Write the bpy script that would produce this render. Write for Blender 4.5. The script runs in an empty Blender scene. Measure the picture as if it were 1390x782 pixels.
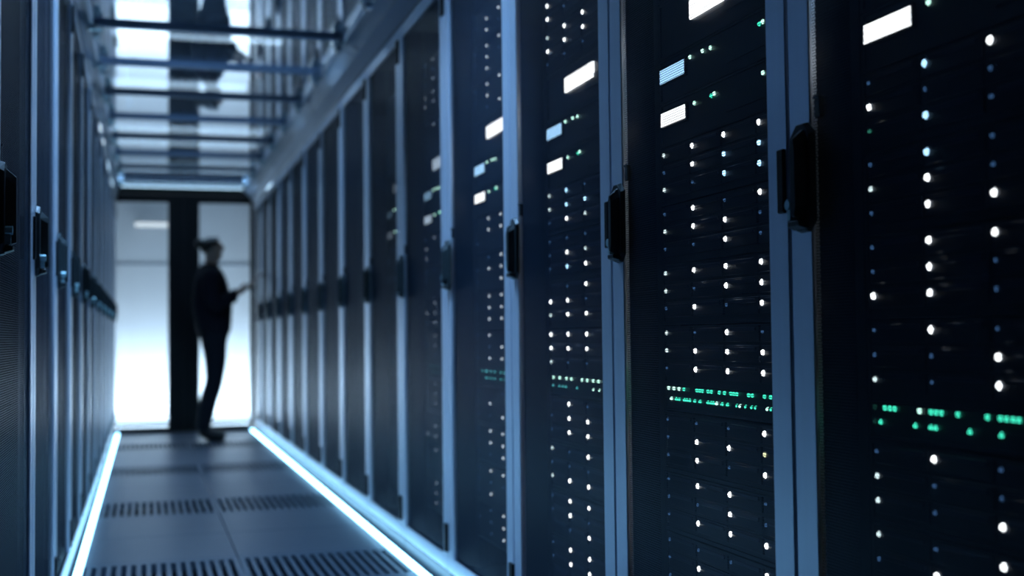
import bpy, bmesh, math, random
from mathutils import Vector, Matrix
random.seed(7)
scene = bpy.context.scene
COL = scene.collection

# ------------------------------------------------------------------ camera
cam_d = bpy.data.cameras.new('camera')
cam = bpy.data.objects.new('camera', cam_d); COL.objects.link(cam)
YAW, PITCH, ROLL = 0.2930, 0.0391, -0.0108
_F = Vector((math.sin(YAW)*math.cos(PITCH), math.cos(YAW)*math.cos(PITCH), math.sin(PITCH)))
_R = Vector((math.cos(YAW), -math.sin(YAW), 0)); _U = _R.cross(_F)
_r = math.cos(ROLL)*_R + math.sin(ROLL)*_U
_u = -math.sin(ROLL)*_R + math.cos(ROLL)*_U
m = Matrix.Identity(4)
for k in range(3):
    m[k][0], m[k][1], m[k][2] = _r[k], _u[k], -_F[k]
m.translation = (-0.3554, 0.0, 0.8308)
cam.matrix_world = m
cam_d.sensor_width = 36.0
cam_d.lens = 36.0*1654.08/1390.0
cam_d.clip_start = 0.02
cam_d.dof.use_dof = True
cam_d.dof.focus_distance = 2.25
cam_d.dof.aperture_fstop = 2.6
scene.camera = cam

# ------------------------------------------------------------------ world, exposure
w = bpy.data.worlds.new('world'); scene.world = w; w.use_nodes = True
w.node_tree.nodes['Background'].inputs[0].default_value = (0.10, 0.22, 0.42, 1)
w.node_tree.nodes['Background'].inputs[1].default_value = 0.015
vs = scene.view_settings
vs.view_transform = 'Standard'; vs.look = 'None'; vs.gamma = 1.0; vs.use_curve_mapping = False
vs.exposure = 0.0
scene.display_settings.display_device = 'sRGB'

def area(name, loc, rot, sx, sy, power, col):
    d = bpy.data.lights.new(name, 'AREA'); d.shape = 'RECTANGLE'; d.size = sx; d.size_y = sy
    d.energy = power; d.color = col
    o = bpy.data.objects.new(name, d); COL.objects.link(o); o.location = loc; o.rotation_euler = rot
    return o

# ------------------------------------------------------------------ materials
def mat(name, base=(0.5, 0.5, 0.5), rough=0.5, metal=0.0, spec=0.5, noise=0.0, nscale=20.0, bump=0.0, stretch=(1, 1, 1),
        emit=None, estr=0.0, aniso=0.0):
    M = bpy.data.materials.new(name); M.use_nodes = True
    nt = M.node_tree; b = nt.nodes['Principled BSDF']
    b.inputs['Base Color'].default_value = (*base, 1); b.inputs['Roughness'].default_value = rough
    b.inputs['Metallic'].default_value = metal; b.inputs['Specular IOR Level'].default_value = spec
    if emit:
        b.inputs['Emission Color'].default_value = (*emit, 1); b.inputs['Emission Strength'].default_value = estr
    if noise or bump:
        tc = nt.nodes.new('ShaderNodeTexCoord'); mp = nt.nodes.new('ShaderNodeMapping')
        mp.inputs['Scale'].default_value = stretch
        n = nt.nodes.new('ShaderNodeTexNoise'); n.inputs['Scale'].default_value = nscale; n.inputs['Detail'].default_value = 4
        nt.links.new(tc.outputs['Object'], mp.inputs[0]); nt.links.new(mp.outputs[0], n.inputs['Vector'])
        if noise:
            r = nt.nodes.new('ShaderNodeMix'); r.data_type = 'RGBA'
            r.inputs[6].default_value = (*[c*(1-noise) for c in base], 1)
            r.inputs[7].default_value = (*[min(1, c*(1+noise)) for c in base], 1)
            nt.links.new(n.outputs[0], r.inputs[0]); nt.links.new(r.outputs[2], b.inputs['Base Color'])
        if bump:
            bp = nt.nodes.new('ShaderNodeBump'); bp.inputs['Strength'].default_value = bump; bp.inputs['Distance'].default_value = 0.002
            nt.links.new(n.outputs[0], bp.inputs['Height']); nt.links.new(bp.outputs[0], b.inputs['Normal'])
    if aniso:
        b.inputs['Anisotropic'].default_value = aniso
        cv = nt.nodes.new('ShaderNodeCombineXYZ'); cv.inputs[2].default_value = 1.0
        nt.links.new(cv.outputs[0], b.inputs['Tangent'])
    return M

def emis(name, col, s, sample=False):
    M = bpy.data.materials.new(name); M.use_nodes = True
    nt = M.node_tree; nt.nodes.clear()
    e = nt.nodes.new('ShaderNodeEmission'); o = nt.nodes.new('ShaderNodeOutputMaterial')
    e.inputs[0].default_value = (*col, 1); e.inputs[1].default_value = s
    nt.links.new(e.outputs[0], o.inputs[0])
    M.cycles.emission_sampling = 'AUTO' if sample else 'NONE'
    return M

def glass(name, refl, rough, tint, gl=(1, 1, 1)):
    M = bpy.data.materials.new(name); M.use_nodes = True
    nt = M.node_tree; nt.nodes.clear()
    t = nt.nodes.new('ShaderNodeBsdfTransparent'); t.inputs[0].default_value = (*tint, 1)
    g = nt.nodes.new('ShaderNodeBsdfGlossy'); g.inputs['Roughness'].default_value = rough; g.inputs[0].default_value = (*gl, 1)
    mx = nt.nodes.new('ShaderNodeMixShader'); o = nt.nodes.new('ShaderNodeOutputMaterial')
    mx.inputs[0].default_value = refl
    nt.links.new(t.outputs[0], mx.inputs[1]); nt.links.new(g.outputs[0], mx.inputs[2]); nt.links.new(mx.outputs[0], o.inputs[0])
    return M

def frosted(name, col):
    M = bpy.data.materials.new(name); M.use_nodes = True
    nt = M.node_tree; nt.nodes.clear()
    t = nt.nodes.new('ShaderNodeBsdfTranslucent'); t.inputs[0].default_value = (*col, 1)
    g = nt.nodes.new('ShaderNodeBsdfGlossy'); g.inputs['Roughness'].default_value = 0.12; g.inputs[0].default_value = (0.9, 0.95, 1, 1)
    n = nt.nodes.new('ShaderNodeTexNoise'); n.inputs['Scale'].default_value = 9.0; n.inputs['Detail'].default_value = 3
    tc = nt.nodes.new('ShaderNodeTexCoord'); nt.links.new(tc.outputs['Object'], n.inputs['Vector'])
    bp = nt.nodes.new('ShaderNodeBump'); bp.inputs['Strength'].default_value = 0.6; bp.inputs['Distance'].default_value = 0.02
    nt.links.new(n.outputs[0], bp.inputs['Height']); nt.links.new(bp.outputs[0], g.inputs['Normal'])
    mx = nt.nodes.new('ShaderNodeMixShader'); o = nt.nodes.new('ShaderNodeOutputMaterial'); mx.inputs[0].default_value = 0.45
    nt.links.new(t.outputs[0], mx.inputs[1]); nt.links.new(g.outputs[0], mx.inputs[2]); nt.links.new(mx.outputs[0], o.inputs[0])
    return M

def fresnel_glass(name, f0, gain, power, rough, tint, gl):
    M = glass(name, 0.5, rough, tint, gl); nt = M.node_tree
    mx = [n for n in nt.nodes if n.type == 'MIX_SHADER'][0]
    lw = nt.nodes.new('ShaderNodeLayerWeight'); lw.inputs['Blend'].default_value = 0.5
    pw = nt.nodes.new('ShaderNodeMath'); pw.operation = 'POWER'; pw.inputs[1].default_value = power
    ma = nt.nodes.new('ShaderNodeMath'); ma.operation = 'MULTIPLY_ADD'; ma.inputs[1].default_value = gain; ma.inputs[2].default_value = f0
    nt.links.new(lw.outputs['Facing'], pw.inputs[0]); nt.links.new(pw.outputs[0], ma.inputs[0]); nt.links.new(ma.outputs[0], mx.inputs[0])
    return M

def perforated(name, base, rough, metal, pitch, hole):
    """sheet steel punched with staggered round holes"""
    M = bpy.data.materials.new(name); M.use_nodes = True
    nt = M.node_tree; b = nt.nodes['Principled BSDF']; out = nt.nodes['Material Output']
    b.inputs['Base Color'].default_value = (*base, 1); b.inputs['Roughness'].default_value = rough; b.inputs['Metallic'].default_value = metal
    b.inputs['Specular IOR Level'].default_value = 0.26; b.inputs['Specular Tint'].default_value = (0.75, 0.88, 1.0, 1)
    tc = nt.nodes.new('ShaderNodeTexCoord')
    def vm(op, a, c=None):
        n = nt.nodes.new('ShaderNodeVectorMath'); n.operation = op
        nt.links.new(a, n.inputs[0])
        if c is not None: n.inputs[1].default_value = c
        return n
    s = vm('MULTIPLY', tc.outputs['Object'], (0, 1/pitch, 1/(pitch*math.sqrt(3))))
    ds = []
    for off in (0.0, 0.5):
        a = vm('ADD', s.outputs[0], (0.5, off, off)); f = vm('FRACTION', a.outputs[0])
        d = vm('SUBTRACT', f.outputs[0], (0.5, 0.5, 0.5)); e = vm('MULTIPLY', d.outputs[0], (0, 1, math.sqrt(3)))
        ds.append(vm('LENGTH', e.outputs[0]).outputs['Value'])
    mn = nt.nodes.new('ShaderNodeMath'); mn.operation = 'MINIMUM'
    nt.links.new(ds[0], mn.inputs[0]); nt.links.new(ds[1], mn.inputs[1])
    lt = nt.nodes.new('ShaderNodeMath'); lt.operation = 'LESS_THAN'; lt.inputs[1].default_value = hole
    nt.links.new(mn.outputs[0], lt.inputs[0])
    t = nt.nodes.new('ShaderNodeBsdfTransparent'); mx = nt.nodes.new('ShaderNodeMixShader')
    nt.links.new(lt.outputs[0], mx.inputs[0]); nt.links.new(b.outputs[0], mx.inputs[1]); nt.links.new(t.outputs[0], mx.inputs[2])
    nt.links.new(mx.outputs[0], out.inputs[0])
    return M

M = {
    'body': mat('black_cabinet_paint', (0.012, 0.018, 0.026), 0.45, 0.0, 0.4, 0.2, 30, 0.1),
    'stile': mat('satin_steel', (0.72, 0.81, 0.95), 0.30, 0.52, 0.5, 0.06, 60, 0.0, (1, 1, 0.05), aniso=0.9),
    'mesh': perforated('perforated_steel', (0.022, 0.038, 0.066), 0.36, 0.25, 0.0052, 0.37),
    'rail': mat('rack_rail_zinc', (0.05, 0.065, 0.08), 0.5, 0.7, 0.5, 0.2, 80),
    'black': mat('black_plastic', (0.006, 0.008, 0.010), 0.5, 0.0, 0.25, 0.2, 60),
    'handle': mat('handle_plastic', (0.022, 0.032, 0.036), 0.40, 0.0, 0.3, 0.15, 50, 0.05),
    'lock': mat('lock_nickel', (0.45, 0.68, 0.72), 0.3, 0.4),
    'chrome': mat('chrome', (0.65, 0.72, 0.75), 0.18, 1.0, 0.5, 0.05, 40),
    'bezel': mat('server_bezel', (0.030, 0.040, 0.050), 0.42, 0.4, 0.5, 0.2, 90, 0.1),
    'tray': mat('drive_tray', (0.028, 0.036, 0.055), 0.4, 0.4, 0.5, 0.2, 90, 0.1),
    'lever': mat('tray_lever', (0.035, 0.045, 0.085), 0.35, 0.3, 0.5, 0.15, 90),
    'plinth': mat('plinth_steel', (0.03, 0.05, 0.07), 0.42, 0.3, 0.5, 0.15, 30, 0.05),
    'tile': mat('raised_floor_tile', (0.075, 0.105, 0.145), 0.40, 0.3, 0.5, 0.12, 14, 0.06),
    'grille': mat('grille_steel', (0.085, 0.12, 0.165), 0.40, 0.4, 0.5, 0.12, 30, 0.05),
    'void': mat('underfloor_concrete', (0.012, 0.014, 0.018), 0.9, 0.0, 0.2, 0.3, 8),
    'slab': mat('raised_floor_edge', (0.05, 0.06, 0.075), 0.6, 0.0, 0.3, 0.2, 8),
    'alu': mat('brushed_aluminium', (0.48, 0.57, 0.68), 0.28, 1.0, 0.5, 0.1, 40, 0.05, (1, 0.05, 1)),
    'beam': mat('beam_aluminium', (0.16, 0.21, 0.29), 0.4, 0.8, 0.5, 0.12, 40),
    'frost': frosted('frosted_polycarbonate', (0.80, 0.88, 0.95)),
    'roof': fresnel_glass('roof_glass', 0.06, 0.80, 1.3, 0.012, (0.86, 0.93, 0.98), (0.94, 0.97, 1.0)),
    'edge': mat('green_glass_edge', (0.02, 0.16, 0.12), 0.2, 0.0, 0.6, 0.1, 20),
    'gloss_floor': mat('polished_white_floor', (0.75, 0.76, 0.78), 0.12, 0.0, 0.6, 0.03, 5),
    'pane': glass('door_glass', 0.015, 0.03, (0.97, 0.985, 1.0)),
    'frame': mat('black_door_frame', (0.006, 0.007, 0.009), 0.35, 0.0, 0.35, 0.2, 20),
    'white': mat('white_wall_paint', (0.80, 0.80, 0.80), 0.8, 0.0, 0.2, 0.02, 6),
    'joint': mat('wall_joint_grey', (0.35, 0.38, 0.42), 0.6, 0.0, 0.2, 0.05, 20),
    'ceil': mat('ceiling_paint', (0.42, 0.46, 0.52), 0.8, 0.0, 0.2, 0.06, 6),
    'dark': mat('dark_room_wall', (0.03, 0.04, 0.055), 0.8, 0.0, 0.2, 0.1, 6),
    'housing': mat('lamp_housing', (0.55, 0.58, 0.62), 0.45, 0.3, 0.5, 0.05, 30),
    'lamp': emis('lamp_diffuser', (0.66, 0.84, 1.0), 3.4, True),
    'lamp_soft': emis('lamp_diffuser_soft', (0.50, 0.75, 1.0), 2.8, True),
    'wall_lamp': emis('wall_lamp_diffuser', (0.80, 0.92, 1.0), 0.9, True),
    'wash': emis('added_wash_diffuser', (0.60, 0.81, 1.0), 3.0, True),
    'strip': emis('led_strip_diffuser', (0.30, 0.68, 1.0), 10.0, True),
    'skin': mat('skin', (0.42, 0.27, 0.20), 0.5, 0.0, 0.4, 0.1, 40),
    'shirt': mat('dark_shirt', (0.007, 0.007, 0.014), 0.85, 0.0, 0.2, 0.25, 40, 0.2),
    'trousers': mat('dark_trousers', (0.008, 0.010, 0.017), 0.85, 0.0, 0.2, 0.25, 60, 0.2),
    'hair': mat('dark_hair', (0.014, 0.013, 0.010), 0.5, 0.0, 0.4, 0.4, 60, 0.4, (1, 1, 0.2)),
    'shoe': mat('black_shoe', (0.01, 0.01, 0.012), 0.4, 0.0, 0.4, 0.2, 40),
    'tablet_screen': emis('tablet_screen', (0.6, 0.75, 0.95), 0.35),
}
LED = {
    'W': emis('led_white', (0.93, 0.98, 1.0), 5.0), 'B': emis('led_blue_white', (0.38, 0.70, 1.0), 3.6),
    'w': emis('led_soft_white', (0.72, 0.92, 0.95), 2.0), 'd': emis('led_dim_blue', (0.10, 0.26, 0.60), 0.45),
    'g': emis('led_dim_green', (0.05, 0.35, 0.25), 0.7), 'Y': emis('led_yellow_white', (0.9, 0.95, 0.55), 1.6),
    'G': emis('led_green', (0.05, 0.80, 0.52), 2.0), 'u': emis('led_far_white', (0.75, 0.88, 1.0), 1.7), 't': emis('led_teal', (0.08, 0.50, 0.52), 1.1), 'q': emis('led_dim_teal', (0.06, 0.30, 0.36), 0.5), 'H': emis('led_pale_green', (0.55, 1.0, 0.85), 2.6),
    'v': emis('led_faint_white', (0.6, 0.75, 0.95), 0.7),
    'k': emis('led_off_green', (0.02, 0.12, 0.09), 0.35),
}

# ------------------------------------------------------------------ mesh helpers
def bx(bm, x0, x1, y0, y1, z0, z1):
    vs_ = [bm.verts.new((x, y, z)) for x in (x0, x1) for y in (y0, y1) for z in (z0, z1)]
    for f in ((0, 1, 3, 2), (4, 6, 7, 5), (0, 4, 5, 1), (2, 3, 7, 6), (0, 2, 6, 4), (1, 5, 7, 3)):
        bm.faces.new([vs_[i] for i in f])

def prism(bm, pts, axis, a0, a1, pts1=None):
    """extrude a closed outline along an axis; pts1 = outline at the far end"""
    pts1 = pts1 or pts
    def P(p, a):
        return {'x': (a, p[0], p[1]), 'y': (p[0], a, p[1]), 'z': (p[0], p[1], a)}[axis]
    A = [bm.verts.new(P(p, a0)) for p in pts]; B = [bm.verts.new(P(p, a1)) for p in pts1]
    n = len(pts)
    bm.faces.new(A); bm.faces.new(B[::-1])
    for i in range(n):
        bm.faces.new((A[i], B[i], B[(i+1) % n], A[(i+1) % n]))

def finish(bm, name, bevel=0.0, smooth=False):
    bmesh.ops.recalc_face_normals(bm, faces=bm.faces)
    if bevel:
        bmesh.ops.bevel(bm, geom=bm.edges[:], offset=bevel, segments=1, affect='EDGES')
    me = bpy.data.meshes.new(name); bm.to_mesh(me); bm.free()
    if smooth:
        for p in me.polygons: p.use_smooth = True
    return me

def boxes(name, lst, bevel=0.0):
    bm = bmesh.new()
    for b in lst: bx(bm, *b)
    return finish(bm, name, bevel)

def obj(name, me, material, parent=None, loc=(0, 0, 0), rz=0.0):
    if material is not None and (not me.materials or me.materials[0] != material):
        if len(me.materials) == 0: me.materials.append(material)
    o = bpy.data.objects.new(name, me); COL.objects.link(o)
    o.location = loc; o.rotation_euler = (0, 0, rz)
    if parent is not None: o.parent = parent
    return o

def empty(name, loc, rz=0.0):
    o = bpy.data.objects.new(name, None); COL.objects.link(o); o.location = loc; o.rotation_euler = (0, 0, rz)
    o.empty_display_size = 0.1
    return o

def tag(o, label=None, cat=None, group=None, kind=None):
    if label: o['label'] = label
    if cat: o['category'] = cat
    if group: o['group'] = group
    if kind: o['kind'] = kind
    return o

ORD = ['first', 'second', 'third', 'fourth', 'fifth', 'sixth', 'seventh', 'eighth', 'ninth', 'tenth', 'eleventh', 'twelfth', 'thirteenth', 'fourteenth']

# ------------------------------------------------------------------ layout numbers (metres)
XR, XL = 0.60, -0.60           # front faces of the two rack rows
W = 0.75                       # rack width
Y0R, Y0L = 1.676, 3.0          # one seam of each row
YEND = 11.32                   # the glass doors
ZR = 2.20                      # glass roof
XC = -0.015                    # middle joint of the floor tiles

# ------------------------------------------------------------------ floor
floor = obj('floor', boxes('floor', [(-3.2, 3.2, -0.6, 14.4, -0.36, -0.30)]), M['void']); tag(floor, kind='structure')
for (a, b) in ((-3.2, -0.6), (0.6, 3.2)):
    o = obj('slab', boxes('slab', [(a, b, -0.6, 11.4, -0.30, 0.0)]), M['slab'], floor)
o = obj('slab', boxes('slab', [(-3.2, 3.2, 11.4, 14.4, -0.30, 0.0)]), M['gloss_floor'], floor)
TW = 0.58
tile_me = boxes('floor_tile', [(0.0015, TW-0.0015, 0.0015, 0.5985, -0.035, 0.0)], 0.0012)
fr = 0.022
grille_me = boxes('floor_grille', [(0.0015, fr, 0.0015, 0.5985, -0.035, 0), (TW-fr, TW-0.0015, 0.0015, 0.5985, -0.035, 0),
                                   (fr, TW-fr, 0.0015, 0.055, -0.035, 0), (fr, TW-fr, 0.545, 0.5985, -0.035, 0)])
NB = 15
pitch = (TW-2*fr)/(NB+0.5)
bar_me = boxes('bar', [(0, pitch*0.48, 0.055, 0.545, -0.03, -0.001)])
for r in range(-1, 19):
    for c in range(2):
        x = XC - TW if c == 0 else XC
        if r >= 4 and (r - 7) % 3 == 0:
            g = obj('floor_grille', grille_me, M['grille'], floor, (x, r*0.6, 0))
            for k in range(NB):
                obj('bar', bar_me, M['grille'], g, (fr + pitch*(k+0.5), 0, 0))
        else:
            obj('floor_tile', tile_me, M['tile'], floor, (x, r*0.6, 0))

# ------------------------------------------------------------------ room around and beyond the glass aisle
wb = obj('wall_back', boxes('wall_back', [(-3.2, 3.2, 13.3, 13.4, 0, 2.95)]), M['white']); tag(wb, kind='structure')
for z in (0.02, 1.625):
    obj('wall_joint', boxes('wall_joint', [(-3.2, 3.2, 13.292, 13.302, z-0.012, z+0.012)]), M['joint'], wb)
for nm, a, b in (('wall_left', -3.3, -3.2), ('wall_right', 3.2, 3.3)):
    tag(obj(nm, boxes(nm, [(a, b, -0.6, 15.4, 0, 2.95)]), M['dark']), kind='structure')
wf = obj('wall_front', boxes('wall_front', [(-3.3, 3.3, -0.7, -0.6, 0, 2.95)]), M['dark']); tag(wf, kind='structure')
ce = obj('ceiling', boxes('ceiling', [(-3.3, 3.3, -0.7, 15.5, 2.95, 3.05)]), M['ceil']); tag(ce, kind='structure')

# floor light added beyond the doors to brighten the far wall from below
t = empty('added_wash_light', (0, 12.70, 0))
tag(t, 'added linear floor light that brightens the far wall beyond the glass doors', 'floor light')
obj('housing', boxes('housing', [(-1.6, 1.6, -0.05, 0.05, 0.0, 0.018)], 0.002), M['housing'], t)
obj('diffuser', boxes('diffuser', [(-1.58, 1.58, -0.04, 0.04, 0.018, 0.024)]), M['wash'], t)
la = area('added_wash_lamp', (0, 12.70, 0.03), (math.radians(180-88), 0, 0), 3.0, 0.08, 105.0, (0.60, 0.81, 1.0))

# wall lamp seen through the left pane
t = empty('wall_lamp', (-0.29, 13.29, 2.03)); tag(t, 'short white bar lamp on the far wall, through the left door pane', 'lamp')
obj('housing', boxes('housing', [(-0.17, 0.17, -0.035, 0.0, -0.03, 0.03)], 0.003), M['housing'], t)
obj('diffuser', boxes('diffuser', [(-0.165, 0.165, -0.045, -0.035, -0.025, 0.025)]), M['wall_lamp'], t)

# ceiling lamps above the glass roof
LX = [(-0.05, 3.45, 0.55, 0.13, 42.0, 'added unseen bar lamp above the glass roof, nearest the camera'),  # added out of view to brighten the near rack stiles
      (-0.05, 5.90, 0.55, 0.13, 11.0, 'added unseen bar lamp above the glass roof, second nearest the camera'),  # another lamp added out of view, lights the stiles further along
      (-0.05, 7.40, 0.50, 0.05, 9.0, 'narrow white bar lamp above the glass roof, just before the brightest bar'),
      (-0.12, 8.85, 0.46, 0.13, 10.0, 'white bar lamp above the glass roof, brightest bar over the middle'),
      (-0.05, 10.75, 0.70, 0.16, 5.0, 'white bar lamp above the glass roof, first bar behind the brightest'),
      (-0.05, 11.50, 0.70, 0.10, 1.5, 'white bar lamp above the glass roof, second bar behind the brightest')]
LX2 = [(0.06, 12.20, 0.80, 0.28, 0.6, 'pale bar lamp over the bright room, seen just above the doors'),
      (0.08, 12.38, 0.82, 0.22, 0.6, 'pale bar lamp over the bright room, lowest, right behind the door header')]
for (x, y, hw, hl, pw, lab) in LX + LX2:
    zl = 2.62 if y < 12 else (2.50 if y < 12.3 else 2.36); soft = y > 12
    t = empty('ceiling_light', (x, y, zl)); tag(t, lab, 'ceiling light', 'bar lamps above the glass roof')
    obj('housing', boxes('housing', [(-hw, hw, -hl, hl, 0.0, 0.05)], 0.004), M['housing'], t)
    obj('diffuser', boxes('diffuser', [(-hw+0.01, hw-0.01, -hl+0.01, hl-0.01, -0.012, 0.0)]), M['lamp_soft' if soft else 'lamp'], t)
    la = area('lamp_light', (x, y, zl-0.016), (0, 0, 0), 2*hw-0.04, 2*hl-0.04, pw, (0.36, 0.63, 1.0))
    la.data.spread = math.radians(102)
    for s in (-1, 1):
        if zl < 2.4: hw = 0.98
        obj('hanger', boxes('hanger', [(s*hw*0.8-0.004, s*hw*0.8+0.004, -0.004, 0.004, 0.05, 2.95-zl)]), M['housing'], t)

# ------------------------------------------------------------------ glass doors at the end
def door(name, x0, x1, p0, p1):
    d = obj(name, boxes(name, [(x0, p0, 0, 0.05, 0.012, 2.13), (p1, x1, 0, 0.05, 0.012, 2.13),
                               (p0, p1, 0, 0.05, 0.012, 0.05), (p0, p1, 0, 0.05, 2.059, 2.13)]), M['frame'], None, (0, YEND, 0))
    tag(d, kind='structure')
    obj('pane', boxes('pane', [(p0, p1, 0.020, 0.028, 0.05, 2.059)]), M['pane'], d)
    return d
d1 = door('door_1', -0.640, -0.0195, -0.603, -0.154)
d2 = door('door_2', -0.0190, 0.596, 0.117, 0.566)
for d, x in ((d1, -0.060), (d2, 0.022)):
    bm = bmesh.new()
    prism(bm, [(x+0.011*math.cos(a), -0.045+0.011*math.sin(a)) for a in [i*math.pi/5 for i in range(10)]], 'z', 0.85, 1.25)
    bx(bm, x-0.006, x+0.006, -0.045, 0.0, 0.89, 0.905); bx(bm, x-0.006, x+0.006, -0.045, 0.0, 1.195, 1.21)
    obj('door_pull', finish(bm, 'door_pull'), M['black'], d)
hd = obj('trim_1', boxes('trim_1', [(-0.66, 0.6, YEND-0.01, YEND+0.06, 2.135, 2.178), (-0.66, 0.6, YEND, YEND+0.05, 0.0, 0.010)]), M['frame'])
tag(hd, kind='structure')
obj('glass_edge', boxes('glass_edge', [(-0.62, 0.6, YEND-0.012, YEND+0.03, 2.178, 2.190)]), M['edge'], hd)

# ------------------------------------------------------------------ glass roof over the aisle
roof = empty('glass_roof', (0, 0, 0)); tag(roof, 'mirror-like glass roof with thin cross beams above the rack aisle', 'glass roof')
beamY = [5.48 + 0.755*k for k in range(-5, 8)]
beam_me = boxes('cross_beam', [(-0.60, 0.585, -0.016, 0.016, -0.022, 0.018)], 0.003)
for y in beamY:
    b = obj('cross_beam', beam_me, M['beam'], roof, (0, y, ZR))
ys = beamY + [11.30]
for a, b in zip(ys[:-1], ys[1:]):
    g = obj('glass_panel', boxes('glass_panel', [(-0.60, 0.52, a+0.016, b-0.016, ZR-0.004, ZR+0.004)]), M['roof'], roof)
for s, nm in ((1, 'right'), (-1, 'left')):
    xw = 0.598 if s > 0 else -0.598
    xi = 0.505 if s > 0 else -0.575
    bm = bmesh.new()   # sloping aluminium fascia from the rack tops up to the glass
    xm = xw + (xi-xw)*0.38
    prism(bm, [(xw, 2.055), (xw, 2.062), (xm+s*0.006, 2.116), (xm, 2.108)], 'y', 1.0, 11.3)
    obj('fascia', finish(bm, 'fascia'), M['alu'], roof)
    bm = bmesh.new(); prism(bm, [(xm, 2.110), (xm+s*0.005, 2.116), (xi+s*0.005, ZR-0.016), (xi, ZR-0.022)], 'y', 1.0, 11.3)
    obj('frosted_cove', finish(bm, 'frosted_cove'), M['frost'], roof)
    bm = bmesh.new()
    bx(bm, xi-s*0.012 if s > 0 else xi-0.012, xi+0.012, 1.0, 11.3, ZR-0.03, ZR-0.004)
    obj('rail', finish(bm, 'rail', 0.003), M['alu'], roof)
    bm = bmesh.new()
    bx(bm, -0.028, 0.028, -0.03, 0.03, -0.045, -0.02)
    prism(bm, [(-0.02, -0.045), (0.02, -0.045), (0.012, -0.075), (-0.012, -0.075)], 'y', -0.022, 0.022)
    bk_me = finish(bm, 'bracket', 0.003)
    for y in beamY:
        obj('bracket', bk_me, M['chrome'], roof, (xi - s*0.02, y, ZR))

# ------------------------------------------------------------------ floor light strips
for x, lab, c in ((0.567, 'glowing blue-white light strip on the floor along the right racks', 1), (-0.580, 'glowing blue-white light strip on the floor along the left racks', 0)):
    y0 = 3.4
    t = empty('light_strip', (x, y0, 0)); tag(t, lab, 'light strip', 'floor light strips')
    obj('channel', boxes('channel', [(-0.014, 0.014, 0, 7.8, 0.0005, 0.006)]), M['alu'], t)
    n = 5
    L = 7.8/n
    seg = boxes('diffuser', [(-0.011, 0.011, 0.003, L-0.003, 0.006, 0.020)], 0.003)
    for k in range(n):
        obj('diffuser', seg, M['strip'], t, (0, k*L, 0))

# ------------------------------------------------------------------ racks
ST = 0.066      # stile width
HW = W/2 - 0.004
body_me = boxes('cabinet_body', [(0.03, 1.0, -HW, -HW+0.02, 0.055, 2.05), (0.03, 1.0, HW-0.02, HW, 0.055, 2.05),
                                 (0.03, 1.0, -HW+0.02, HW-0.02, 2.03, 2.05), (0.03, 1.0, -HW+0.02, HW-0.02, 0.055, 0.075),
                                 (0.98, 1.0, -HW+0.02, HW-0.02, 0.075, 2.03)])
plinth_me = boxes('plinth', [(0.012, 0.99, -W/2+0.001, W/2-0.001, 0.0, 0.052)], 0.003)
DB, DT = 0.060, 2.045
bm = bmesh.new()
for s in (-1, 1):
    a, b = sorted((s*HW, s*(HW-ST+0.004)))
    bx(bm, 0.0, 0.014, a, b, DB, DT)
bx(bm, 0.0, 0.014, -(HW-ST+0.004), HW-ST+0.004, DT-0.05, DT)
bx(bm, 0.0, 0.014, -(HW-ST+0.004), HW-ST+0.004, DB, DB+0.05)
door_me = finish(bm, 'door', 0.0022)
PI_ = HW-ST+0.004
# a single sheet (one layer of holes)
bm = bmesh.new()
v = [bm.verts.new(c) for c in ((0.006, -PI_, DB+0.05), (0.006, PI_, DB+0.05), (0.006, PI_, DT-0.05), (0.006, -PI_, DT-0.05))]
bm.faces.new(v); panel_me = finish(bm, 'perforated_panel')
rail_me = boxes('mounting_rail', [(0.084, 0.12, -0.012, 0.012, 0.08, 2.02), (0.12, 0.122, -0.02, 0.02, 0.08, 2.02)])
hinge_me = boxes('hinge', [(-0.006, 0.028, -0.015, 0.017, 0.0, 0.092)], 0.002)
midh_me = boxes('hinge', [(-0.006, 0.028, -0.010, 0.010, 0.0, 0.100)], 0.002)
def hexa(w2, z0, z1, c):
    return [(-w2*0.45, z0), (w2*0.45, z0), (w2, z0+c), (w2, z1-c), (w2*0.35, z1), (-w2*0.35, z1), (-w2, z1-c), (-w2, z0+c)]
bm = bmesh.new()
prism(bm, hexa(0.032, -0.083, 0.083, 0.016), 'x', -0.001, -0.011, hexa(0.029, -0.080, 0.080, 0.018))
prism(bm, [(-0.022, -0.079), (0.022, -0.079), (0.022, -0.066), (-0.022, -0.066)], 'x', -0.009, -0.024, [(-0.016, -0.074), (0.016, -0.074), (0.016, -0.066), (-0.016, -0.066)])
handle_me = finish(bm, 'handle', 0.001)
bm = bmesh.new()
prism(bm, hexa(0.017, -0.066, 0.074, 0.020), 'x', -0.008, -0.028, hexa(0.008, -0.060, 0.056, 0.014))
lever_me = finish(bm, 'lever', 0.001)
bm = bmesh.new()
prism(bm, [(0.008*math.cos(i*math.pi/6), 0.008*math.sin(i*math.pi/6)) for i in range(12)], 'x', -0.008, -0.024)
prism(bm, [(-0.004, -0.024), (0.004, -0.024), (0.004, -0.006), (-0.004, -0.006)], 'x', -0.008, -0.021)
lock_me = finish(bm, 'lock_cylinder')
clip_me = boxes('latch_clip', [(-0.010, 0.0, -0.008, 0.008, 0.0, 0.032), (-0.012, -0.010, -0.009, 0.009, 0.028, 0.033)], 0.001)

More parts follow.
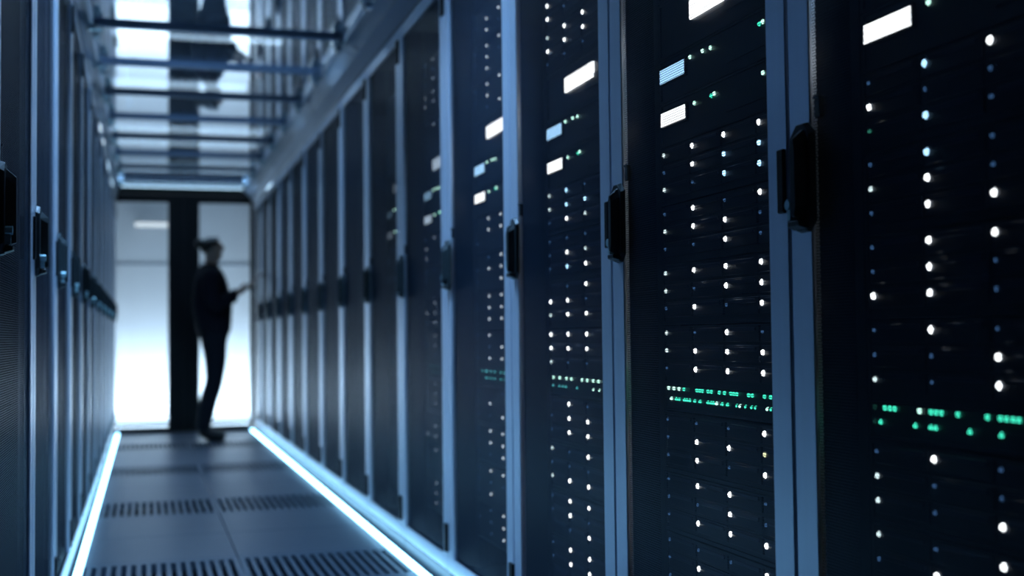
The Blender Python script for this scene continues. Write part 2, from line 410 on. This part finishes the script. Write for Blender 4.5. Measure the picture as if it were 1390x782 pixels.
def rack(side, ystart, lab):
    yc = ystart + W/2
    r = empty('server_rack', (XR if side > 0 else XL, yc, 0), 0.0 if side > 0 else math.pi)
    tag(r, lab, 'server rack', 'server racks in the right row' if side > 0 else 'server racks in the left row')
    obj('cabinet_body', body_me, M['body'], r)
    obj('plinth', plinth_me, M['plinth'], r)
    d = obj('door', door_me, M['stile'], r)
    obj('perforated_panel', panel_me, M['mesh'], d)
    for y in (-0.292, 0.3155):
        obj('mounting_rail', rail_me, M['rail'], r, (0, y, 0))
    h = obj('handle', handle_me, M['handle'], r, (0, HW-0.048, 1.064))
    obj('lever', lever_me, M['handle'], h, (0, -0.007, 0))
    obj('lock_cylinder', lock_me, M['lock'], h, (0, 0.017, -0.040))
    for z, me in ((1.907, hinge_me), (0.122, hinge_me), (1.017, midh_me)):
        obj('hinge', me, M['black'], r, (0, -HW+0.014, z))
    obj('latch_clip', clip_me, M['rail'], r, (0.010, HW-0.082, 1.150))
    return r

ROW_R = []
for i in range(14):
    nm = 'nearest' if i == 0 else ORD[i]+' nearest'
    extra = ', by glass doors' if i == 13 else ''
    ROW_R.append(rack(1, Y0R + (i-1)*W, 'tall black server rack with mesh door, %s of right row%s' % (nm, extra)))
for i in range(12):
    nm = 'nearest' if i == 0 else ORD[i]+' nearest'
    extra = ', by glass doors' if i == 11 else ''
    rack(-1, 2.25 + i*W, 'tall black server rack with mesh door, %s of left row%s' % (nm, extra))

# ------------------------------------------------------------------ equipment in the racks
XF = 0.680                                 # front plane of the equipment
COLS = (0.649, 0.513, 0.376, 0.240)        # lamp columns, metres from the near seam of the rack
EQ0, EQ1 = 0.108, 0.668                    # equipment width
srv_top = {'U3': 1.888, 'U2': 1.765, 'U1': 1.642, 'G1': 1.216, 'G2': 1.093, 'G3': 0.970, 'G4': 0.847,
           'G5': 0.669, 'G6': 0.547, 'G7': 0.423, 'G8': 0.300}
PAT = {
 0: {'G1': ['dBWd', 'Wddw', 'gBdW'], 'G2': ['dBdW', 'wWdd', 'dWWd'], 'G3': ['dWWd', 'dWdW', 'WWdW'], 'G4': ['dWdW', 'ddWd', 'wdWW'],
     'G5': ['dWdW', 'wddW', 'wdWd'], 'G6': ['wdWd', 'dWdW', 'dwWd']},
 1: {'G1': ['wWWW', 'dWBB', 'wdBB'], 'G2': ['dWdW', 'wWWd', 'ddWd'], 'G3': ['wWWW', 'wdWW', 'dWdW'], 'G4': ['wdWd', 'wWWW', 'dWWW'],
     'G5': ['dddW', 'dWWY', 'dWdW'], 'G6': ['dWWd', 'ddWd', 'dWWW'], 'G7': ['dddW', 'dWdW', 'ddWd']},
 2: {'U3': ['WWdW', 'wdWd', 'WWWW'], 'U2': ['wWdW', 'WdWW', 'WdWd'], 'U1': ['wWWd', 'WWWW', 'ddd.'],
     'G1': ['wBdW', 'wBBd', 'dWwW'], 'G2': ['ddd.', 'dWwd', 'dBWW'], 'G3': ['.dWW', 'WWdd', 'wWWW'], 'G4': ['WWWW', 'WWWd', 'wddW'],
     'G5': ['.WdW', 'dWWW', 'dWWd'], 'G6': ['wdWW', 'ddd.', 'wWWW'], 'G7': ['dWWW', 'dWdd', '.dWW'], 'G8': ['dWWd', 'dWWW', '.dWW']},
}
bez_me = boxes('bezel', [(0.004, 0.60, 0, EQ1-EQ0, -0.119, 0.0), (0.0, 0.004, 0, 0.012, -0.119, 0.0), (0.0, 0.004, EQ1-EQ0-0.006, EQ1-EQ0, -0.119, 0.0),
                         (0.0, 0.004, 0, EQ1-EQ0, -0.003, 0.0), (0.0, 0.004, 0, EQ1-EQ0, -0.119, -0.113)])
tray_me = boxes('drive_tray', [(0.0005, 0.012, -0.120, 0.009, -0.018, 0.0125)], 0.0012)
lev_me = boxes('tray_lever', [(-0.003, 0.0005, -0.112, -0.012, 0.0015, 0.009)], 0.001)
def lens(ry, rz, d=0.004):
    bm = bmesh.new(); n = 12
    A = [bm.verts.new((0.0, ry*math.cos(i*2*math.pi/n), rz*math.sin(i*2*math.pi/n))) for i in range(n)]
    B = [bm.verts.new((-d*0.7, 0.75*ry*math.cos(i*2*math.pi/n), 0.75*rz*math.sin(i*2*math.pi/n))) for i in range(n)]
    c = bm.verts.new((-d, 0, 0))
    for i in range(n):
        j = (i+1) % n
        bm.faces.new((A[i], A[j], B[j], B[i])); bm.faces.new((B[i], B[j], c))
    return bm
LENS = {}
def led(kind, parent, y, z, x=0.0, size=None):
    big = kind in 'WB'
    s = size or ((0.0050, 0.0056) if big else ((0.0040, 0.0046) if kind in 'wYHuv' else (0.0030, 0.0036)))
    key = (kind, s)
    if key not in LENS:
        LENS[key] = finish(lens(*s), 'indicator_light', 0, True)
    return obj('indicator_light', LENS[key], LED[kind], parent, (x, y, z))

def yw(i, off): return Y0R + (i-1)*W + off        # world y of an offset in rack i
rk = ['nearest right-hand rack', 'second right-hand rack', 'third right-hand rack', 'fourth right-hand rack', 'fifth right-hand rack', 'sixth right-hand rack']
place = {'G4': 'directly above the green-lit switch', 'G3': 'second above the green-lit switch', 'G2': 'third above the green-lit switch',
         'G1': 'just below the lit screens', 'G5': 'directly below the green-lit switch', 'G6': 'second below the green-lit switch',
         'G7': 'third below the green-lit switch', 'G8': 'fourth below the green-lit switch', 'G9': 'lowest',
         'U1': 'directly above the lit screens', 'U2': 'second above the lit screens', 'U3': 'topmost'}
def server(i, key):
    top = srv_top[key]
    s = empty('drive_server', (XF, yw(i, EQ0), top-0.119))
    tag(s, 'dark drive-bay server %s, %s' % (place[key], rk[i]), 'server', 'drive-bay servers in the right racks')
    b = obj('bezel', bez_me, M['bezel'], s, (0, 0, 0.119))
    pat = PAT.get(i, {}).get(key)
    for r in range(3):
        z = 0.119 - 0.014 - 0.0362*r
        for c in range(4):
            y = COLS[c] - EQ0
            if pat: k = pat[r][c]
            else:
                p = (0.12, 0.55, 0.6, 0.6)[c]
                k = 'W' if random.random() < p else ('d' if random.random() < 0.5 else '.')
                if k == 'W' and i == 3: k = 'u' if c else 'd'
                if k == 'W' and i == 4: k = 'v'
                if k == 'W' and i > 4: k = 'd'
                if k == 'W' and random.random() < 0.1: k = 'B'
            if i <= 2:
                t = obj('drive_tray', tray_me, M['tray'], s, (0, y, z))
                lv = obj('tray_lever', lev_me, M['lever'], t)
                if k != '.': led(k, t, 0, 0, 0.0)
            elif k != '.':
                led(k, s, y, z, 0.003)
    return s

def faceplate(h):
    return boxes('faceplate', [(0.004, 0.5, 0, EQ1-EQ0, 0, h), (0.0, 0.004, 0, EQ1-EQ0, 0, 0.004), (0.0, 0.004, 0, EQ1-EQ0, h-0.004, h),
                               (0.0, 0.004, 0, 0.01, 0, h), (0.0, 0.004, EQ1-EQ0-0.008, EQ1-EQ0, 0, h), (0.001, 0.004, 0.03, 0.26, h*0.25, h*0.5)])
fpA, fpC, fpS = faceplate(0.089), faceplate(0.116), faceplate(0.0525)
fpC.name = 'faceplate_tall'
def screen_me(w_, h_):
    return boxes('screen', [(-0.003, 0.004, 0, w_, 0, h_)], 0.001)
SCR = {}
def screen_for(which, i):
    q = min(max(i-3, 0), 2); key = (which, q)
    if key not in SCR:
        me = screen_me(0.203, 0.038) if which == 'C' else screen_me(0.118, 0.029)
        c, st = ((0.36, 0.66, 1.0), 1.9) if which == 'B' else ((0.93, 0.97, 1.0) if q == 0 else (0.62, 0.80, 1.0), 2.6)
        me.materials.append(emis('screen_%s_%d' % (('white', 'blue')[which == 'B'], q), c, st*(1.0, 0.35, 0.07)[q], True)); SCR[key] = me
    return SCR[key]
bez2 = boxes('screen_frame', [(-0.002, 0.004, -0.004, 0.0, -0.004, 0.033), (-0.002, 0.004, 0.118, 0.122, -0.004, 0.033), (-0.002, 0.004, -0.004, 0.122, -0.004, 0.0), (-0.002, 0.004, -0.004, 0.122, 0.029, 0.033)])
def display_unit(i, which):
    z0, sy, sz, me, lab = {
        'A': (1.220, 0.539, 1.261, fpA, 'dark rack unit with small white screen, lowest of the lit screens, %s'),
        'B': (1.312, 0.541, 1.352, fpA, 'dark rack unit with small pale-blue screen, middle lit screen, %s'),
        'C': (1.404, 0.309, 1.453, fpC, 'dark rack unit with wide white screen, topmost lit screen, %s')}[which]
    s = empty('display_unit', (XF, yw(i, EQ0), z0)); tag(s, lab % rk[i], 'rack unit', 'screen units in the right racks')
    obj('faceplate', me, M['bezel'], s)
    sc = obj('screen', screen_for(which, i), None, s, (0, sy-EQ0, sz-z0))
    if which != 'C':
        obj('screen_frame', bez2, M['black'], sc)
        lights = {'A': [(0.505, 1.2855, 'H'), (0.417, 1.287, 'H'), (0.430, 1.2855, 'G'), (0.226, 1.2865, 'H')],
                  'B': [(0.522, 1.381, 'H'), (0.465, 1.380, 'H'), (0.430, 1.378, 'H'), (0.236, 1.376, 'G'), (0.224, 1.377, 'H')]}[which]
        for (y, z, k) in lights: led(k, s, y-EQ0, z-z0, 0.003, (0.0045, 0.0045))
    return s

SW = {   # lamp positions on the switches, metres from the near seam of the rack (k dim, H pale, G green)
 0: ([(0.6554, 'k'), (0.6301, 'G'), (0.6179, 'G'), (0.6061, 'G'), (0.5468, 'H'), (0.5211, 'G'), (0.5097, 'G'), (0.4981, 'G'), (0.4629, 'G'), (0.4035, 'G'),
      (0.3783, 'G'), (0.3671, 'G'), (0.3549, 'G'), (0.3441, 'G'), (0.30, 'G'), (0.28, 'G'), (0.22, 'G')],
     [(0.6555, 'k'), (0.642, 'G'), (0.558, 'G'), (0.5219, 'G'), (0.5116, 'G'), (0.4392, 'G'), (0.3777, 'G'), (0.29, 'G'), (0.27, 'G')]),
 1: ([(y, 'H' if n < 3 else ('k' if n == 4 else 'G')) for n, y in enumerate((0.6488, 0.6232, 0.5987, 0.5747, 0.5529, 0.5153, 0.5023, 0.4905, 0.4656, 0.4513, 0.4177, 0.3959, 0.3701, 0.3585, 0.3465, 0.3007, 0.2873, 0.2423, 0.2202))],
     [(y, 'H' if n in (0, 11, 15, 19) else 'G') for n, y in enumerate((0.6365, 0.6124, 0.5983, 0.5731, 0.5619, 0.5483, 0.5252, 0.5014, 0.4664, 0.4522, 0.4437, 0.4297, 0.4065, 0.3843, 0.3463, 0.3334, 0.312, 0.2891, 0.2748, 0.2317, 0.2187))]),
 2: ([(y, 'H') for y in (0.6407, 0.5902, 0.5381, 0.4996, 0.4215, 0.3838, 0.3425, 0.3066, 0.27, 0.24)],
     [(0.6448, 't'), (0.5942, 't'), (0.5669, 't'), (0.5421, 't'), (0.459, 't'), (0.3388, 'H'), (0.2986, 'H')]),
}
def switch(i):
    z0 = 0.6747
    s = empty('network_switch', (XF, yw(i, EQ0), z0))
    tag(s, 'dark network switch with two rows of green lights, %s' % rk[i], 'network switch', 'green-lit switches in the right racks')
    obj('faceplate', fpS, M['bezel'], s)
    far = [(y, 't' if i == 3 else 'q') for y in (0.604, 0.56, 0.545, 0.50, 0.458, 0.392, 0.35, 0.33)]
    rows = SW.get(i) or ((far, far[1:]) if i < 5 else (far[:2], []))
    for r, row in enumerate(rows):
        for (y, k) in row:
            sz = (0.0040, 0.0044) if i == 0 else ((0.0046, 0.0040) if i < 3 else (0.006, 0.0036))
            led(k, s, y-EQ0, (0.7195 if r == 0 else 0.698)-z0, 0.003, sz)
    return s

for i in range(6):
    for key in srv_top: server(i, key)
    for wch in 'ABC': display_unit(i, wch)
    switch(i)

# ------------------------------------------------------------------ person with a tablet
PX, PY = 0.157, 10.30
def person():
    vts, rad, eds = [], [], []
    def V(x, y, z, r):
        vts.append((x, y, z)); rad.append(r); return len(vts)-1
    def E_(a, b): eds.append((a, b))
    def chain(start, pts):
        p = start
        for q in pts:
            n = V(*q); E_(p, n); p = n
        return p
    pel = V(0.03, 0, 0.90, 0.132)
    waist = V(0.03, 0, 1.02, 0.135); E_(pel, waist)
    chest = V(0.012, 0, 1.20, 0.155); E_(waist, chest)
    up = V(-0.01, 0, 1.335, 0.120); E_(chest, up)
    nb = V(0.005, 0, 1.415, 0.060); E_(up, nb)
    nk = V(0.012, 0, 1.455, 0.052); E_(nb, nk)
    jaw = V(0.028, 0, 1.525, 0.072); E_(nk, jaw)
    hd_ = V(0.020, 0, 1.595, 0.090); E_(jaw, hd_)
    cr = V(0.012, 0, 1.645, 0.062); E_(hd_, cr)
    for s in (-1, 1):
        sh = chain(up, [(0.0, s*0.12, 1.35, 0.075), (0.0, s*0.185, 1.33, 0.062)])
        el = chain(sh, [(-0.01, s*0.205, 1.22, 0.055), (0.030, s*0.21, 1.095, 0.048)])
        wr = chain(el, [(0.14, s*0.17, 1.155, 0.038), (0.225, s*0.125, 1.205, 0.026)])
        pm = chain(wr, [(0.262, s*0.108, 1.228, 0.027)])
        for k, (dy, L) in enumerate(((0.024, 0.070), (0.008, 0.080), (-0.008, 0.075), (-0.024, 0.058))):
            chain(pm, [(0.285, s*(0.100)+dy*0.9, 1.232+dy*0.2, 0.0105), (0.285+L*0.5, s*0.092+dy, 1.250, 0.0090), (0.285+L*0.82, s*0.085+dy, 1.275, 0.0080)])
        chain(pm, [(0.258, s*0.088, 1.252, 0.0115), (0.285, s*0.078, 1.285, 0.0090)])
        hip = chain(pel, [(0.03, s*0.085, 0.83, 0.098)])
        chain(hip, [(0.045, s*0.095, 0.65, 0.076), (0.035, s*0.095, 0.47, 0.056), (-0.015, s*0.095, 0.32, 0.055), (-0.050, s*0.095, 0.12, 0.040), (-0.06, s*0.095, 0.065, 0.037), (0.04, s*0.10, 0.040, 0.034), (0.11, s*0.105, 0.032, 0.026)])
    me = bpy.data.meshes.new('person'); me.from_pydata(vts, eds, [])
    tmp = bpy.data.objects.new('tmp_person', me); COL.objects.link(tmp)
    tmp.modifiers.new('skin', 'SKIN')
    for sv, r in zip(me.skin_vertices[0].data, rad): sv.radius = (r, r)
    me.skin_vertices[0].data[0].use_root = True
    su = tmp.modifiers.new('sub', 'SUBSURF'); su.levels = 2; su.render_levels = 2
    dg = bpy.context.evaluated_depsgraph_get(); dg.update()
    full = bpy.data.meshes.new_from_object(tmp.evaluated_get(dg))
    bpy.data.objects.remove(tmp)
    bm = bmesh.new(); bm.from_mesh(full)
    bmesh.ops.delete(bm, geom=[v_ for v_ in bm.verts if not v_.link_faces], context='VERTS')
    bm.to_mesh(full); bm.free()
    # facial relief: nose, brow, chin, ears by moving skin outward
    for v_ in full.vertices:
        c = v_.co
        if c.z > 1.47 and abs(c.y) < 0.11:
            def push(x0, z0, y0, r, dx, dy):
                dd = math.sqrt((c.z-z0)**2 + (c.y-y0)**2)
                if dd < r and c.x > x0:
                    k = (1-dd/r); c.x += dx*k; c.y += dy*k
            push(0.05, 1.575, 0, 0.026, 0.030, 0)      # nose
            push(0.04, 1.525, 0, 0.022, 0.012, 0)      # mouth
            push(0.03, 1.488, 0, 0.030, 0.016, 0)      # chin
            push(0.05, 1.600, 0.032, 0.016, -0.010, 0); push(0.05, 1.600, -0.032, 0.016, -0.010, 0)  # eye sockets
            if abs(c.x-0.012) < 0.022 and 1.555 < c.z < 1.61 and abs(c.y) > 0.06: c.y += math.copysign(0.014, c.y)  # ears
    for p in full.polygons: p.use_smooth = True
    full.materials.clear(); full.materials.append(M['skin'])
    def shell(name, test, off, mt, parent):
        bm = bmesh.new(); bm.from_mesh(full); bm.normal_update()
        kill = [f for f in bm.faces if not test(f.calc_center_median())]
        bmesh.ops.delete(bm, geom=kill, context='FACES')
        left, isl = set(bm.faces), []
        while left:
            st = [left.pop()]; cur = []
            while st:
                f = st.pop(); cur.append(f)
                for e in f.edges:
                    for g in e.link_faces:
                        if g in left: left.discard(g); st.append(g)
            isl.append(cur)
        isl.sort(key=len, reverse=True)
        small = [f for c in isl[1:] for f in c]
        if small: bmesh.ops.delete(bm, geom=small, context='FACES')
        bmesh.ops.delete(bm, geom=[v_ for v_ in bm.verts if not v_.link_faces], context='VERTS')
        for v_ in bm.verts: v_.co += v_.normal*(off(v_.co) if callable(off) else off)
        for f in bm.faces: f.material_index = 0; f.smooth = True
        me2 = bpy.data.meshes.new(name); bm.to_mesh(me2); bm.free(); me2.materials.append(mt)
        o = bpy.data.objects.new(name, me2); COL.objects.link(o); o.parent = parent
        sol = o.modifiers.new('thick', 'SOLIDIFY'); sol.thickness = 0.004; sol.offset = 1.0
        return o
    body = bpy.data.objects.new('person', full); COL.objects.link(body)
    body.location = (PX, PY, 0.0)
    tag(body, 'person in dark shirt and trousers standing sideways, looking at a tablet', 'person')
    shell('shirt', lambda c: 0.86 < c.z < 1.435 and c.x < 0.20 and not (c.x > 0.235), lambda c: 0.012 + (0.012 if 0.9 < c.z < 1.15 and abs(c.y) < 0.16 else 0), M['shirt'], body)
    shell('trousers', lambda c: 0.085 < c.z < 0.93 and abs(c.y) < 0.30 and c.x < 0.16, lambda c: 0.008 + 0.008*max(0, 1-c.z/0.5), M['trousers'], body)
    for s in (-1, 1):
        shell('shoe', lambda c: c.z < 0.10 and c.y*s > 0, 0.010, M['shoe'], body)
    hair = shell('hair', lambda c: c.z > 1.535 and (c.x < 0.035 + (c.z-1.60)*0.6 or c.z > 1.665), lambda c: 0.020, M['hair'], body)
    bm = bmesh.new(); bmesh.ops.create_icosphere(bm, subdivisions=2, radius=0.042)
    for v_ in bm.verts: v_.co *= 1 + 0.08*math.sin(v_.co.z*120+v_.co.y*90)
    b = obj('hair_bun', finish(bm, 'hair_bun', 0, True), M['hair'], hair, (-0.080, 0, 1.612))
    # drop the body so that the soles rest on the floor
    return body
pers = person()
lo = min(v_.co.z for v_ in pers.data.vertices) - 0.014
pers.location.z = -lo
zt = -lo
tab = empty('tablet', (PX+0.366, PY, 1.309+zt)); tab.rotation_euler = (0, math.radians(-38), 0)
tag(tab, 'thin tablet held in both hands of the standing person', 'tablet')
obj('case', boxes('case', [(-0.085, 0.085, -0.125, 0.125, 0.0, 0.009)], 0.002), M['black'], tab)
obj('screen', boxes('screen', [(-0.076, 0.076, -0.112, 0.112, 0.009, 0.0105)]), M['tablet_screen'], tab)
